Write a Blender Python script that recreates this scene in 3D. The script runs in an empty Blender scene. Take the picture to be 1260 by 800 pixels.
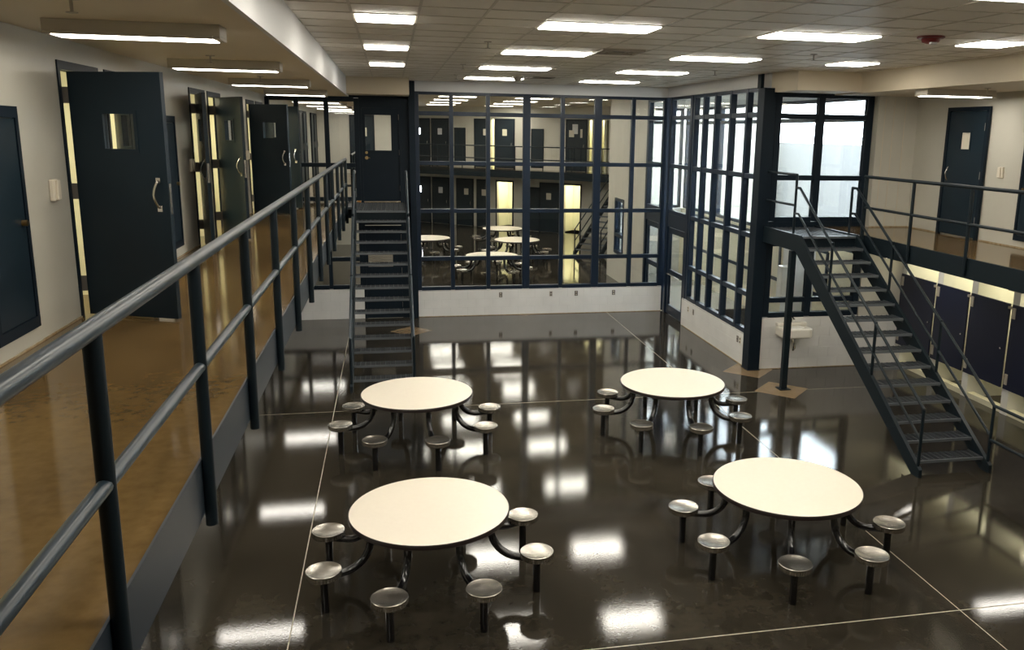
import bpy, math, random
from mathutils import Matrix, Vector
random.seed(4)
S = bpy.context.scene
COL = S.collection
pi = math.pi

# ------------------------------------------------------------------ camera, sky, exposure
H = 4.2842
def cam_axes(yaw, pit, rol):
    fw = Vector((math.sin(yaw)*math.cos(pit), math.cos(yaw)*math.cos(pit), -math.sin(pit)))
    r = fw.cross(Vector((0, 0, 1))).normalized(); u = r.cross(fw)
    c, s = math.cos(rol), math.sin(rol)
    return c*r+s*u, -s*r+c*u, fw
cd = bpy.data.cameras.new('camera'); cam = bpy.data.objects.new('camera', cd); COL.objects.link(cam)
r_, u_, f_ = cam_axes(.2049, .2073, .0170)
cam.matrix_world = Matrix(((r_.x, u_.x, -f_.x, 0), (r_.y, u_.y, -f_.y, 0), (r_.z, u_.z, -f_.z, H), (0, 0, 0, 1)))
cd.sensor_width = 36; cd.lens = 1048.5*36/1260
cd.shift_x = -68.29/1260; cd.shift_y = -16.58/1260
cd.clip_start = .05; cd.clip_end = 300
S.camera = cam
W = bpy.data.worlds.new('sky'); S.world = W; W.use_nodes = True
bg = W.node_tree.nodes['Background']; bg.inputs[0].default_value = (.80, .90, 1.0, 1); bg.inputs[1].default_value = 7.0
S.view_settings.view_transform = 'Standard'; S.view_settings.look = 'None'
S.view_settings.exposure = 0.9; S.view_settings.gamma = 1.0; S.view_settings.use_curve_mapping = False
S.cycles.use_denoising = True
S.cycles.max_bounces = 10; S.cycles.diffuse_bounces = 5; S.cycles.glossy_bounces = 5; S.cycles.transparent_max_bounces = 24
S.cycles.sample_clamp_indirect = 6

TROFFER = 12.5      # strength of the ceiling troffers
STRIP = 9.0         # strength of the surface-mounted strips

# ------------------------------------------------------------------ materials
MATS = {}
def mat(name, col, rough=.5, metal=0., noise=None, bump=0., coat=0., coat_rough=.05, spec=.5, emit=0., rough_noise=0.):
    m = bpy.data.materials.new(name); m.use_nodes = True; nt = m.node_tree
    b = nt.nodes['Principled BSDF']
    b.inputs['Base Color'].default_value = (*col, 1); b.inputs['Roughness'].default_value = rough
    b.inputs['Metallic'].default_value = metal; b.inputs['Specular IOR Level'].default_value = spec
    b.inputs['Coat Weight'].default_value = coat; b.inputs['Coat Roughness'].default_value = coat_rough
    if emit:
        b.inputs['Emission Color'].default_value = (*col, 1); b.inputs['Emission Strength'].default_value = emit
    if noise or bump or rough_noise:
        tc = nt.nodes.new('ShaderNodeTexCoord')
        n = nt.nodes.new('ShaderNodeTexNoise'); n.inputs['Detail'].default_value = 6
        geo = nt.nodes.new('ShaderNodeNewGeometry')
        nt.links.new(geo.outputs['Position'], n.inputs['Vector'])
        sc = noise[0] if noise else 8
        n.inputs['Scale'].default_value = sc
        if noise:
            ramp = nt.nodes.new('ShaderNodeValToRGB')
            ramp.color_ramp.elements[0].position = .32; ramp.color_ramp.elements[1].position = .70
            ramp.color_ramp.elements[0].color = (*noise[1], 1); ramp.color_ramp.elements[1].color = (*col, 1)
            nt.links.new(n.outputs['Fac'], ramp.inputs['Fac']); nt.links.new(ramp.outputs['Color'], b.inputs['Base Color'])
        if rough_noise:
            mr = nt.nodes.new('ShaderNodeMapRange'); mr.inputs[3].default_value = max(.01, coat_rough-rough_noise); mr.inputs[4].default_value = coat_rough+rough_noise
            nt.links.new(n.outputs['Fac'], mr.inputs[0]); nt.links.new(mr.outputs[0], b.inputs['Coat Roughness'])
        if bump:
            n2 = nt.nodes.new('ShaderNodeTexNoise'); n2.inputs['Scale'].default_value = 60; n2.inputs['Detail'].default_value = 3
            nt.links.new(geo.outputs['Position'], n2.inputs['Vector'])
            bp = nt.nodes.new('ShaderNodeBump'); bp.inputs['Strength'].default_value = bump; bp.inputs['Distance'].default_value = .01
            nt.links.new(n2.outputs['Fac'], bp.inputs['Height']); nt.links.new(bp.outputs['Normal'], b.inputs['Normal'])
    MATS[name] = m
    return m
def concrete(name, dark, light, coat_rough, scale=1.3, speck=.25, ior=1.45):
    m = bpy.data.materials.new(name); m.use_nodes = True; nt = m.node_tree; N = nt.nodes; L = nt.links
    b = N['Principled BSDF']; geo = N.new('ShaderNodeNewGeometry')
    n1 = N.new('ShaderNodeTexNoise'); n1.inputs['Scale'].default_value = scale; n1.inputs['Detail'].default_value = 8; n1.inputs['Roughness'].default_value = .62
    n2 = N.new('ShaderNodeTexNoise'); n2.inputs['Scale'].default_value = scale*9; n2.inputs['Detail'].default_value = 6
    for n in (n1, n2): L.new(geo.outputs['Position'], n.inputs['Vector'])
    mx = N.new('ShaderNodeMix'); mx.data_type = 'FLOAT'; mx.inputs[0].default_value = speck
    L.new(n1.outputs['Fac'], mx.inputs[2]); L.new(n2.outputs['Fac'], mx.inputs[3])
    rp = N.new('ShaderNodeValToRGB'); rp.color_ramp.elements[0].position = .28; rp.color_ramp.elements[1].position = .72
    rp.color_ramp.elements[0].color = (*dark, 1); rp.color_ramp.elements[1].color = (*light, 1)
    L.new(mx.outputs[0], rp.inputs['Fac']); L.new(rp.outputs['Color'], b.inputs['Base Color'])
    b.inputs['Roughness'].default_value = .6; b.inputs['Specular IOR Level'].default_value = .0
    b.inputs['Coat Weight'].default_value = 1.; b.inputs['Coat IOR'].default_value = ior
    mr = N.new('ShaderNodeMapRange'); mr.inputs[1].default_value = .3; mr.inputs[2].default_value = .7
    mr.inputs[3].default_value = coat_rough; mr.inputs[4].default_value = coat_rough*1.3
    L.new(n1.outputs['Fac'], mr.inputs[0]); L.new(mr.outputs[0], b.inputs['Coat Roughness'])
    n3 = N.new('ShaderNodeTexNoise'); n3.inputs['Scale'].default_value = 55; n3.inputs['Detail'].default_value = 3
    L.new(geo.outputs['Position'], n3.inputs['Vector'])
    bp = N.new('ShaderNodeBump'); bp.inputs['Strength'].default_value = .07; bp.inputs['Distance'].default_value = .004
    L.new(n3.outputs['Fac'], bp.inputs['Height']); L.new(bp.outputs['Normal'], b.inputs['Coat Normal'])
    MATS[name] = m; return m
concrete('floor_dark', (.0125, .0108, .0078), (.052, .044, .032), .047, 1.1, .35)
concrete('floor_brown', (.100, .060, .021), (.172, .110, .043), .075, 1.9, .45, ior=1.36)
concrete('pad_tan', (.16, .11, .06), (.24, .17, .10), .08, 3)
concrete('floor_pale', (.30, .29, .26), (.42, .41, .37), .10, 2)
mat('joint', (.50, .46, .36), .5)
mat('wall_paint', (.55, .53, .455), .42, noise=(1.5, (.505, .485, .415)), bump=.03)
mat('block_paint', (.78, .77, .745), .42, noise=(3, (.72, .71, .685)), bump=.08)
mat('mortar', (.56, .55, .53), .6)
mat('cell_paint', (.80, .78, .62), .5, noise=(2, (.77, .75, .59)))
mat('soffit_paint', (.66, .575, .435), .55, noise=(1.2, (.63, .545, .41)))
mat('band_paint', (.66, .655, .65), .5)
mat('tile_ceiling', (.84, .78, .69), .42, noise=(9, (.80, .74, .65)), bump=.05)
mat('t_bar', (.60, .54, .45), .35)
mat('navy', (.0062, .0135, .0225), .5, noise=(2, (.005, .011, .019)), spec=.2)
mat('door_paint', (.0080, .0200, .0300), .38, noise=(1.4, (.008, .0165, .025)), spec=.32)
mat('frame_blue', (.0075, .0175, .036), .36, spec=.4)
mat('rail_paint', (.018, .030, .041), .33, noise=(3, (.014, .025, .035)), spec=.42)
mat('stair_paint', (.0075, .0140, .0190), .45, spec=.25)
mat('channel', (.016, .024, .034), .45, spec=.4)
mat('grate', (.085, .095, .105), .4, metal=.4)
mat('nosing', (.20, .22, .24), .35, metal=.6)
mat('laminate', (.90, .82, .69), .32, noise=(25, (.88, .80, .67)))
mat('edge_band', (.020, .013, .012), .3, coat=.3)
mat('gloss_black', (.006, .006, .007), .2, coat=.8, coat_rough=.06)
mat('steel', (.66, .62, .55), .27, metal=1., noise=(7, (.50, .47, .42)))
mat('chrome', (.70, .68, .64), .2, metal=1.)
mat('brass', (.42, .30, .14), .3, metal=1.)
mat('housing', (.46, .42, .35), .45)
mat('plastic_cream', (.72, .66, .54), .4)
mat('plastic_dark', (.10, .09, .08), .4)
mat('red_plastic', (.16, .012, .012), .35)
mat('clear_lens', (.8, .8, .82), .15)
mat('porcelain', (.80, .76, .68), .18, coat=.5)
mat('stall_navy', (.0085, .0125, .034), .42)
mat('tile_white', (.72, .71, .66), .3)
mat('tile_yellow', (.74, .70, .52), .3)
mat('exterior_white', (.60, .61, .62), .8)
mat('yard_wall', (.235, .235, .235), .8)
mat('lobby_cream', (.80, .71, .50), .5)
mat('pane_daylight_glow', (.86, .93, 1.0), .5, emit=8)  # no lamp: glowing pane colour that imitates daylight behind door glass
mat('paper', (.75, .75, .73), .8)
mat('vent_metal', (.40, .36, .30), .5)
mat('sealant', (.26, .17, .075), .6, noise=(20, (.40, .33, .22)))
mat('louvre', (.17, .15, .115), .5)
mat('wood_block', (.55, .27, .07), .6)
mat('lamp_panel', (1.0, .945, .83), .5, emit=TROFFER)
mat('lamp_strip', (1.0, .945, .85), .5, emit=STRIP)
mat('lamp_cell', (1.0, .93, .66), .5, emit=22)
mat('lamp_shower', (1.0, .93, .62), .5, emit=9)
mat('lamp_lower', (1.0, .92, .80), .5, emit=5)
def glass(name, tint):
    m = bpy.data.materials.new(name); m.use_nodes = True; nt = m.node_tree
    nt.nodes.remove(nt.nodes['Principled BSDF']); o = nt.nodes['Material Output']
    t = nt.nodes.new('ShaderNodeBsdfTransparent'); t.inputs[0].default_value = (*tint, 1)
    g = nt.nodes.new('ShaderNodeBsdfGlossy'); g.inputs['Roughness'].default_value = 0.
    geo = nt.nodes.new('ShaderNodeNewGeometry'); dt = nt.nodes.new('ShaderNodeVectorMath'); dt.operation = 'DOT_PRODUCT'
    nt.links.new(geo.outputs['Normal'], dt.inputs[0]); nt.links.new(geo.outputs['Incoming'], dt.inputs[1])
    def mth(op, a, b=None, c=None):      # Schlick reflectance of one glass face
        q = nt.nodes.new('ShaderNodeMath'); q.operation = op
        for i, v in enumerate((a, b, c)):
            if v is None: continue
            if isinstance(v, (int, float)): q.inputs[i].default_value = v
            else: nt.links.new(v, q.inputs[i])
        return q
    ab = mth('ABSOLUTE', dt.outputs['Value']); om = mth('SUBTRACT', 1., ab.outputs[0]); p5 = mth('POWER', om.outputs[0], 5.)
    f = mth('MULTIPLY_ADD', p5.outputs[0], .965, .035)
    mx = nt.nodes.new('ShaderNodeMixShader')
    for a, b in ((f.outputs[0], mx.inputs[0]), (t.outputs[0], mx.inputs[1]), (g.outputs[0], mx.inputs[2]), (mx.outputs[0], o.inputs[0])): nt.links.new(a, b)
    MATS[name] = m
glass('glass', (.95, .96, .955))

# ------------------------------------------------------------------ mesh helpers
class MB:
    def __init__(s): s.v = []; s.f = []
    def box(s, x0, x1, y0, y1, z0, z1):
        n = len(s.v)
        s.v += [(x, y, z) for z in (z0, z1) for y in (y0, y1) for x in (x0, x1)]
        s.f += [tuple(n+i for i in q) for q in ((0, 2, 3, 1), (4, 5, 7, 6), (0, 1, 5, 4), (2, 6, 7, 3), (0, 4, 6, 2), (1, 3, 7, 5))]
        return s
    def prism(s, pts, lo, hi, axis='x'):       # pts: 2D polygon, extruded along axis
        n = len(s.v); k = len(pts)
        for c in (lo, hi):
            for a, b in pts:
                s.v.append({'x': (c, a, b), 'y': (a, c, b), 'z': (a, b, c)}[axis])
        s.f.append(tuple(n+i for i in range(k))); s.f.append(tuple(n+k+i for i in reversed(range(k))))
        for i in range(k):
            j = (i+1) % k; s.f.append((n+i, n+k+i, n+k+j, n+j))
        return s
    def tube(s, pts, r, seg=10, cap=True):
        P = [Vector(p) for p in pts]; rings = []
        ref = None
        for i, p in enumerate(P):
            if i == 0: d = (P[1]-P[0]).normalized()
            elif i == len(P)-1: d = (P[-1]-P[-2]).normalized()
            else:
                d = ((P[i+1]-p).normalized()+(p-P[i-1]).normalized()).normalized()
            if ref is None:
                ref = Vector((0, 0, 1)) if abs(d.z) < .9 else Vector((1, 0, 0))
            a = d.cross(ref).normalized(); b = a.cross(d).normalized(); ref = b
            sc = 1.
            if 0 < i < len(P)-1:
                c = max(.3, d.dot((p-P[i-1]).normalized())); sc = 1./c if len(P) < 6 else 1.
            ring = []
            for k in range(seg):
                t = 2*pi*k/seg
                ring.append(len(s.v)); s.v.append(tuple(p+(a*math.cos(t)*sc+b*math.sin(t))*r))
            rings.append(ring)
        for A, B in zip(rings, rings[1:]):
            for k in range(seg): s.f.append((A[k], A[(k+1) % seg], B[(k+1) % seg], B[k]))
        if cap: s.f.append(tuple(reversed(rings[0]))); s.f.append(tuple(rings[-1]))
        return s
    def lathe(s, prof, seg=24, c=(0, 0, 0)):
        rings = []
        for r, z in prof:
            ring = []
            for k in range(seg):
                t = 2*pi*k/seg; ring.append(len(s.v)); s.v.append((c[0]+r*math.cos(t), c[1]+r*math.sin(t), c[2]+z))
            rings.append(ring)
        for A, B in zip(rings, rings[1:]):
            for k in range(seg): s.f.append((A[k], A[(k+1) % seg], B[(k+1) % seg], B[k]))
        s.f.append(tuple(reversed(rings[0]))); s.f.append(tuple(rings[-1]))
        return s
    def mesh(s, name, m, smooth=False, off=(0, 0, 0)):
        me = bpy.data.meshes.new(name)
        me.from_pydata([(a-off[0], b-off[1], c-off[2]) for a, b, c in s.v], [], s.f)
        me.materials.append(MATS[m])
        import bmesh
        bm = bmesh.new(); bm.from_mesh(me); bmesh.ops.recalc_face_normals(bm, faces=bm.faces); bm.to_mesh(me); bm.free()
        if smooth:
            me.polygons.foreach_set('use_smooth', [True]*len(me.polygons)); me.set_sharp_from_angle(angle=.7)
        me.update(); return me
ORG = {}
def put(name, me, parent=None, loc=(0, 0, 0), rz=0.):
    o = bpy.data.objects.new(name, me); COL.objects.link(o); o.location = loc; o.rotation_euler = (0, 0, rz)
    if parent: o.parent = parent
    return o
def part(name, mb, m, parent=None, smooth=False, bevel=0):
    L = ORG.get(parent.name, (0, 0, 0)) if parent else (0, 0, 0)
    o = put(name, mb.mesh(name, m, smooth, L), parent)
    ORG[o.name] = L
    if bevel:
        b = o.modifiers.new('bevel', 'BEVEL'); b.width = bevel; b.segments = 2; b.limit_method = 'ANGLE'
    return o
def tag(o, label=None, cat=None, group=None, kind=None):
    if label: o['label'] = label
    if cat: o['category'] = cat
    if group: o['group'] = group
    if kind: o['kind'] = kind
    return o
def root(name, loc=(0, 0, 0), rz=0., local=False):
    o = put(name, None, None, loc, rz); o.empty_display_size = .1
    ORG[o.name] = (0, 0, 0) if local else tuple(loc)
    return o
def thing(name, label, cat, loc=(0, 0, 0), group=None, rz=0., local=False):
    return tag(root(name, loc, rz, local), label, cat, group)
def struct(name, mb, m, bevel=0):
    return tag(part(name, mb, m, None, bevel=bevel), kind='structure')
def sroot(name, loc=(0, 0, 0), rz=0., local=False):
    return tag(root(name, loc, rz, local), kind='structure')
def copy_tree(o, parent=None, loc=None, rz=None):
    c = o.copy(); COL.objects.link(c)
    if parent: c.parent = parent
    ORG[c.name] = ORG.get(o.name, (0, 0, 0))
    if loc is not None: c.location = loc
    if rz is not None: c.rotation_euler = (0, 0, rz)
    for ch in list(o.children): copy_tree(ch, c)
    return c
def B(*a): return MB().box(*a)

# ------------------------------------------------------------------ main dimensions (metres)
M = 2.67; ZC = 5.345; ZM = 4.97; XW = -2.62; XL = -.95; YB = 19.75; XR = 6.45; YR = 14.35; XF = 7.72; XE = 9.35; YS = -2.6
RS = M/15
ZR = [.66, 1.365, 2.47, 3.55, 4.65, 5.10]     # glazing transom heights

# ------------------------------------------------------------------ floors
fl = struct('floor', B(XW-.2, 10.9, YS-.2, YB+.1, -.2, -.002), 'joint')
J = .011
xc = [XW-.1, XL, 5.08, 10.8]; yc = [YS, -.42, 6.29, 13.02, YB]
for i in range(3):
    for j in range(4):
        mname = 'floor_dark'
        part('slab', B(xc[i]+J/2, xc[i+1]-J/2, yc[j]+J*.7, yc[j+1]-J*.7, -.1, 0), mname, fl)
def diamond(cx, cy, r):
    n = 1.0
    part('column_pad', MB().prism([(cx-r, cy), (cx, cy-r*n), (cx+r, cy), (cx, cy+r*n)], -.02, .0015, 'z'), 'pad_tan', fl)
diamond(6.5, 13.06, .50); diamond(6.42, 14.3, .50); diamond(.36, 18.35, .46); diamond(3.05, 19.75, .22)
# upper floors
fm = struct('floor_mezzanine_left', B(XW, XL-.003, YS, YB, M-.18, M), 'floor_brown')
part('edge_channel', B(XL-.003, XL+.008, YS, 18.45, M-.262, M+.02), 'channel', fm)
part('soffit', B(XW, XL-.004, YS, YB, M-.26, M-.18), 'soffit_paint', fm)
fr = struct('floor_mezzanine_right', B(XF, XE+.1, YS, YR, M-.18, M), 'floor_brown')
part('edge_channel', B(XF-.02, XF+.02, YS, 12.95, M-.262, M+.015), 'stair_paint', fr)
part('soffit', B(XF+.02, XE+.1, YS, YR, M-.26, M-.18), 'band_paint', fr)
struct('floor_mezzanine_rear', B(XL, XF, YS, .5, M-.18, M), 'floor_brown')

# ------------------------------------------------------------------ walls of the day room
CP = [-.5, 4.2, 8.9, 13.6, 18.3]      # centres of the cell door pairs along the left wall
HD = 2.12
def opening_wall(name, ops, y0, y1, z0, z1, htop, m):
    mb = MB(); y = y0
    for a, b in ops:
        mb.box(XW-.1, XW, y, a, z0, z1); mb.box(XW-.1, XW, a, b, htop, z1); y = b
    mb.box(XW-.1, XW, y, y1, z0, z1)
    return struct(name, mb, m)
ops = []
for c in CP[1:]:
    ops += [(c-1.10, c-.09), (c+.09, c+1.10)]
opening_wall('wall_left', ops, YS, YB, M, ZM, M+HD, 'wall_paint')
opening_wall('wall_left_lower', [], YS, YB, 0, M-.18, 2.1, 'wall_paint')
struct('wall_rear', B(XW-.2, 10.9, YS-.2, YS, 0, ZC), 'wall_paint')
# cells behind the left wall
for c in CP[1:]:
    for s in (-1, 1):
        y0, y1 = (c-2.3, c-.04) if s < 0 else (c+.04, c+2.3)
        struct('wall_cell', B(XW-2.9, XW-2.8, y0, y1, M, ZM), 'cell_paint')
        struct('wall_cell_partition', B(XW-2.8, XW-.1, y0-.03, y0, M, ZM), 'cell_paint'); struct('wall_cell_partition', B(XW-2.8, XW-.1, y1, y1+.03, M, ZM), 'cell_paint')
        struct('floor_cell', B(XW-2.9, XW-.0, y0, y1, M-.1, M), 'floor_brown')
        struct('ceiling_cell', B(XW-2.9, XW-.2-.0, y0-.03, y1+.03, ZM, ZM+.05), 'cell_paint')
        t = thing('cell_light', 'lit fixture on the ceiling inside an upper left cell', 'light', (XW-1.3, (y0+y1)/2, ZM), 'cell ceiling lights')
        ym = (y0+y1)/2
        part('housing', B(XW-1.62, XW-.98, ym-.32, ym+.32, ZM-.05, ZM), 'housing', t)
        part('lens', B(XW-1.6, XW-1.0, ym-.3, ym+.3, ZM-.06, ZM-.05), 'lamp_cell', t)

# right side walls: upper wall of mezzanine, end wall
wr = struct('wall_right', B(XE, XE+.15, YS, YR-.1, M, ZM+.06), 'wall_paint')
we = struct('wall_right_end', B(8.57, XE+.15, YR-.14, YR+.1, M, ZM+.06), 'wall_paint')
for xx in (8.70, 8.88, 9.1): part('panel_joint', B(xx-.004, xx+.004, YR-.145, YR-.139, M, ZM), 'soffit_paint', we)
def block_wall(name, axis, fixed, u0, u1, z0, z1, th, side, bl=.4, bh=.2):
    """low wall of painted blocks; visible face at `fixed`, body going away by th*side"""
    f0 = fixed+side*.006
    a, b = sorted((f0, fixed+side*th))
    w = struct(name, B(u0, u1, a, b, z0, z1) if axis == 'x' else B(a, b, u0, u1, z0, z1), 'mortar')
    g = .004; row = 0; z = z0
    cache = {}
    while z < z1-.02:
        zt = min(z+bh, z1); u = u0-(bl/2 if row % 2 else 0)
        while u < u1-.01:
            p, q = max(u, u0), min(u+bl, u1)
            if q-p > .03:
                key = (round(q-p, 3), round(zt-z, 3))
                if key not in cache:
                    l, h = q-p-g, zt-z-g
                    a0, b0 = sorted((0, side*.03))
                    cache[key] = (B(0, l, a0, b0, 0, h) if axis == 'x' else B(a0, b0, 0, l, 0, h)).mesh('block', 'block_paint')
                o = put('block', cache[key], w, (p+g/2, fixed, z+g/2) if axis == 'x' else (fixed, p+g/2, z+g/2))
            u += bl
        z = zt; row += 1
    return w
block_wall('wall_back', 'x', YB, .50, XR, 0, ZR[0]-.04, .2, 1)
block_wall('wall_back_left', 'x', YB, XW, -.66, 0, .69, .2, 1)
block_wall('wall_side', 'y', XR, 14.55, 18.22, 0, ZR[0]-.04, .2, 1)
block_wall('wall_sink', 'x', YR, 6.64, 9.5, 0, .98, .2, 1)
struct('wall_sink_end', B(8.60, 9.5, YR, YR+.2, .98, M-.26), 'wall_paint')
# plaster bands above the glazing
struct('wall_back_band', B(.56, XR, YB-.02, YB+.2, ZR[5]+.02, ZC), 'band_paint')
struct('wall_side_band', B(XR-.02, XR+.2, 14.5, YB, ZR[5]+.02, ZC), 'band_paint')

# grimy sealant line at the foot of the walls
struct('baseboard_left', MB().box(XW, XW+.012, YS, 7.79, M, M+.012).box(XW, XW+.012, 10.0, 12.49, M, M+.012).box(XW, XW+.012, 14.7, 17.19, M, M+.012), 'sealant')
struct('baseboard_right', MB().box(XE-.012, XE, YS, 12.19, M, M+.02).box(XE-.012, XE, 13.26, YR-.14, M, M+.02).box(8.57, XE-.012, YR-.152, YR-.14, M, M+.02), 'sealant')
struct('baseboard_back', B(.56, XR, YB-.012, YB, 0, .014), 'sealant')
struct('baseboard_side', MB().box(XR-.012, XR, 14.6, 18.1, 0, .014).box(6.66, 9.4, YR-.012, YR, 0, .014), 'sealant')

# ------------------------------------------------------------------ ceilings and soffits
cl = struct('ceiling', B(XW-.2, 10.9, YS-.2, YB+.2, ZC+.02, ZC+.12), 'tile_ceiling')
gx0, gy0, gp = -.32, 8.57, .61
lights2x4 = [(gx0+3*gp, gy0+5*gp*k) for k in range(-2, 4)] + [(gx0+7*gp, gy0+5*gp*k) for k in range(-2, 4)]
lights2x2 = [(gx0, gy0+5*gp*k+gp*.35*(k == 9)) for k in range(-2, 3)] + [(gx0+11*gp, gy0+5*gp*k+.12*0) for k in range(-2, 2)]
taken = set()
for x, y in lights2x4:
    taken |= {(round((x-gx0)/gp), round((y-gy0)/gp)), (round((x-gx0)/gp)+1, round((y-gy0)/gp))}
for x, y in lights2x2: taken.add((round((x-gx0)/gp), round((y-gy0)/gp)))
full = B(.006, gp-.006, .006, gp-.006, 0, .02).mesh('ceiling_tile', 'tile_ceiling')
tiles = []; rest = MB()
for i in range(-1, 14):
    for j in range(-18, 20):
        x0, y0 = gx0+i*gp, gy0+j*gp; x1, y1 = min(x0+gp, XF+.05), min(y0+gp, YB-.02)
        if x1-x0 < .1 or y1-y0 < .05 or (i, j) in taken or y0 < YS: continue
        if x0 > XR-.1 and y0 > 13.4: continue
        if x0+.3 > XR and y0 > 14.3: continue
        tiles.append((i, j, x0, x1, y0, y1))
vis = sorted([t for t in tiles if t[4] > 6.2], key=lambda t: t[4])[:300]
vs = set((t[0], t[1]) for t in vis)
for i, j, x0, x1, y0, y1 in tiles:
    if (i, j) in vs:
        if x1-x0 > gp-.001 and y1-y0 > gp-.001: o = put('ceiling_tile', full, cl, (x0, y0, ZC-.0))
        else: o = part('ceiling_tile', B(x0+.006, x1-.006, y0+.006, y1-.006, ZC, ZC+.02), 'tile_ceiling', cl)
    else: rest.box(x0+.006, x1-.006, y0+.006, y1-.006, ZC, ZC+.02)
tag(part('ceiling_tiles', rest, 'tile_ceiling', cl), kind='stuff')
for i in range(-1, 14):
    x = gx0+i*gp; ye = YB-.02 if x < XR-.05 else 13.45
    if x < XF: part('grid_runner', B(x-.012, x+.012, YS, ye, ZC-.006, ZC+.002), 't_bar', cl)
for j in range(-18, 19):
    y = gy0+j*gp; xe = XF+.03 if y < 13.45 else XR-.03
    part('grid_runner', B(XL+.1, xe, y-.012, y+.012, ZC-.0055, ZC+.002), 't_bar', cl)
c2 = struct('ceiling_mezzanine_left', B(XW-.2, -.90, YS, YB, ZM, ZM+.06), 'soffit_paint')
part('soffit_face', B(-.90, -.86, YS, YB, ZM, ZC+.02), 'band_paint', c2)
part('soffit_box', B(-.86, .42, 18.75, YB, 5.0, ZC+.02), 'soffit_paint', c2)
c3 = struct('ceiling_mezzanine_right', B(XF+.05, XE+.2, YS, YR+.1, ZM+.04, ZM+.10), 'soffit_paint')
part('soffit_face', B(XF+.03, XF+.07, YS, 13.5, ZM+.04, ZC+.02), 'soffit_paint', c3)
part('soffit_box', B(6.6, XF+.07, 13.45, YR+.1, 5.03, ZC+.02), 'soffit_paint', c3)

# ------------------------------------------------------------------ glazing
def glazing(name, axis, fixed, us, zs, wide=(), m='frame_blue', mw=.045, dep=.06, skip=(), zlow=None):
    """grid of mullions, transoms and panes; us / zs are the centre lines"""
    w = sroot(name, (0, 0, 0))
    def bx(u0, u1, d, z0, z1):
        return B(u0, u1, fixed-d, fixed+d, z0, z1) if axis == 'x' else B(fixed-d, fixed+d, u0, u1, z0, z1)
    for i, u in enumerate(us):
        hw = .085 if i in wide else mw
        part('mullion', bx(u-hw, u+hw, dep, zs[0]-.03, zs[-1]+.03), m, w, bevel=.006)
    for k, z in enumerate(zs):
        for i in range(len(us)-1):
            if (i, k) in skip: continue
            a = us[i]+(.085 if i in wide else mw); b = us[i+1]-(.085 if i+1 in wide else mw)
            part('transom', bx(a, b, dep-.008, z-.045, z+.045), m, w, bevel=.006)
            if k < len(zs)-1 and (i, k, 'p') not in skip:
                part('pane', bx(a, b, .004, z+.045, zs[k+1]-.045), 'glass', w)
    return w
bu = [.60, 1.363, 2.195, 3.085, 3.926, 4.765, 5.62, 6.40]
glazing('window_1', 'x', YB+.08, bu, ZR, wide=(3, 5))
su = [14.66, 15.20, 15.98, 16.79, 17.45, 18.02]
glazing('window_2', 'y', XR+.08, su, ZR)
# bay over the glass door
tr = sroot('window_3', (0, 0, 0))
for u in (18.22, 19.64): part('mullion', B(XR+.02, XR+.14, u-.1, u+.05, 0, 5.13), 'frame_blue', tr, bevel=.006)
for z in (2.47, 3.55, 4.65, 5.10): part('transom', B(XR+.03, XR+.13, 18.27, 19.54, z-.045, z+.045), 'frame_blue', tr, bevel=.006)
part('header', B(XR+.03, XR+.13, 18.27, 19.54, 2.12, 2.425), 'frame_blue', tr)
for a, b in ((2.47, 3.55), (3.55, 4.65), (4.65, 5.10)): part('pane', B(XR+.076, XR+.084, 18.27, 19.54, a+.045, b-.045), 'glass', tr)
gd = sroot('door_1', (XR+.08, 18.3, 0))
part('stile', B(XR+.055, XR+.105, 18.29, 18.43, .02, 2.1), 'frame_blue', gd); part('stile', B(XR+.055, XR+.105, 19.38, 19.52, .02, 2.1), 'frame_blue', gd)
for a, b in ((.02, .24), (.98, 1.10), (1.97, 2.1)): part('door_rail', B(XR+.055, XR+.105, 18.43, 19.38, a, b), 'frame_blue', gd)
part('pane', B(XR+.076, XR+.084, 18.43, 19.38, .24, .98), 'glass', gd); part('pane', B(XR+.076, XR+.084, 18.43, 19.38, 1.10, 1.97), 'glass', gd)
part('push_bar', MB().tube([(XR+.05, 18.45, 1.0), (XR+.0, 18.45, 1.0), (XR+.0, 19.36, 1.0), (XR+.05, 19.36, 1.0)], .014, 8), 'chrome', gd, True)
# right front glazing, upper (by the landing) and lower (over the sink)
glazing('window_4', 'x', YR+.06, [6.72, 7.55, 8.50], [2.80, 3.55, 4.63, 5.0], m='navy', mw=.06)
struct('trim_1', B(6.62, 8.57, YR, YR+.12, M-.26, 2.76), 'navy')
glazing('window_5', 'x', YR+.06, [6.72, 7.55, 8.52], [1.03, 1.31, 2.36], m='navy', mw=.06)
# column at the corner, and the pole carrying the landing
c_ = thing('steel_column', 'wide dark navy steel column at the corner of the glass walls', 'column', (6.53, 14.42, 0))
part('shaft', B(6.41, 6.64, 14.30, 14.58, .012, 5.1), 'navy', c_, bevel=.008)
part('cap_strip', B(6.41, 6.47, 14.48, 14.62, 5.1, ZC), 'navy', c_); part('base_plate', B(6.40, 6.65, 14.29, 14.59, .0, .012), 'navy', c_)
p_ = thing('landing_post', 'slim dark steel post under the right stair landing', 'post', (6.56, 13.12, 0))
part('shaft', B(6.51, 6.61, 13.07, 13.17, .012, M-.26), 'stair_paint', p_, bevel=.008); part('base_plate', B(6.46, 6.66, 13.02, 13.22, .0016, .012), 'stair_paint', p_)
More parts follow.
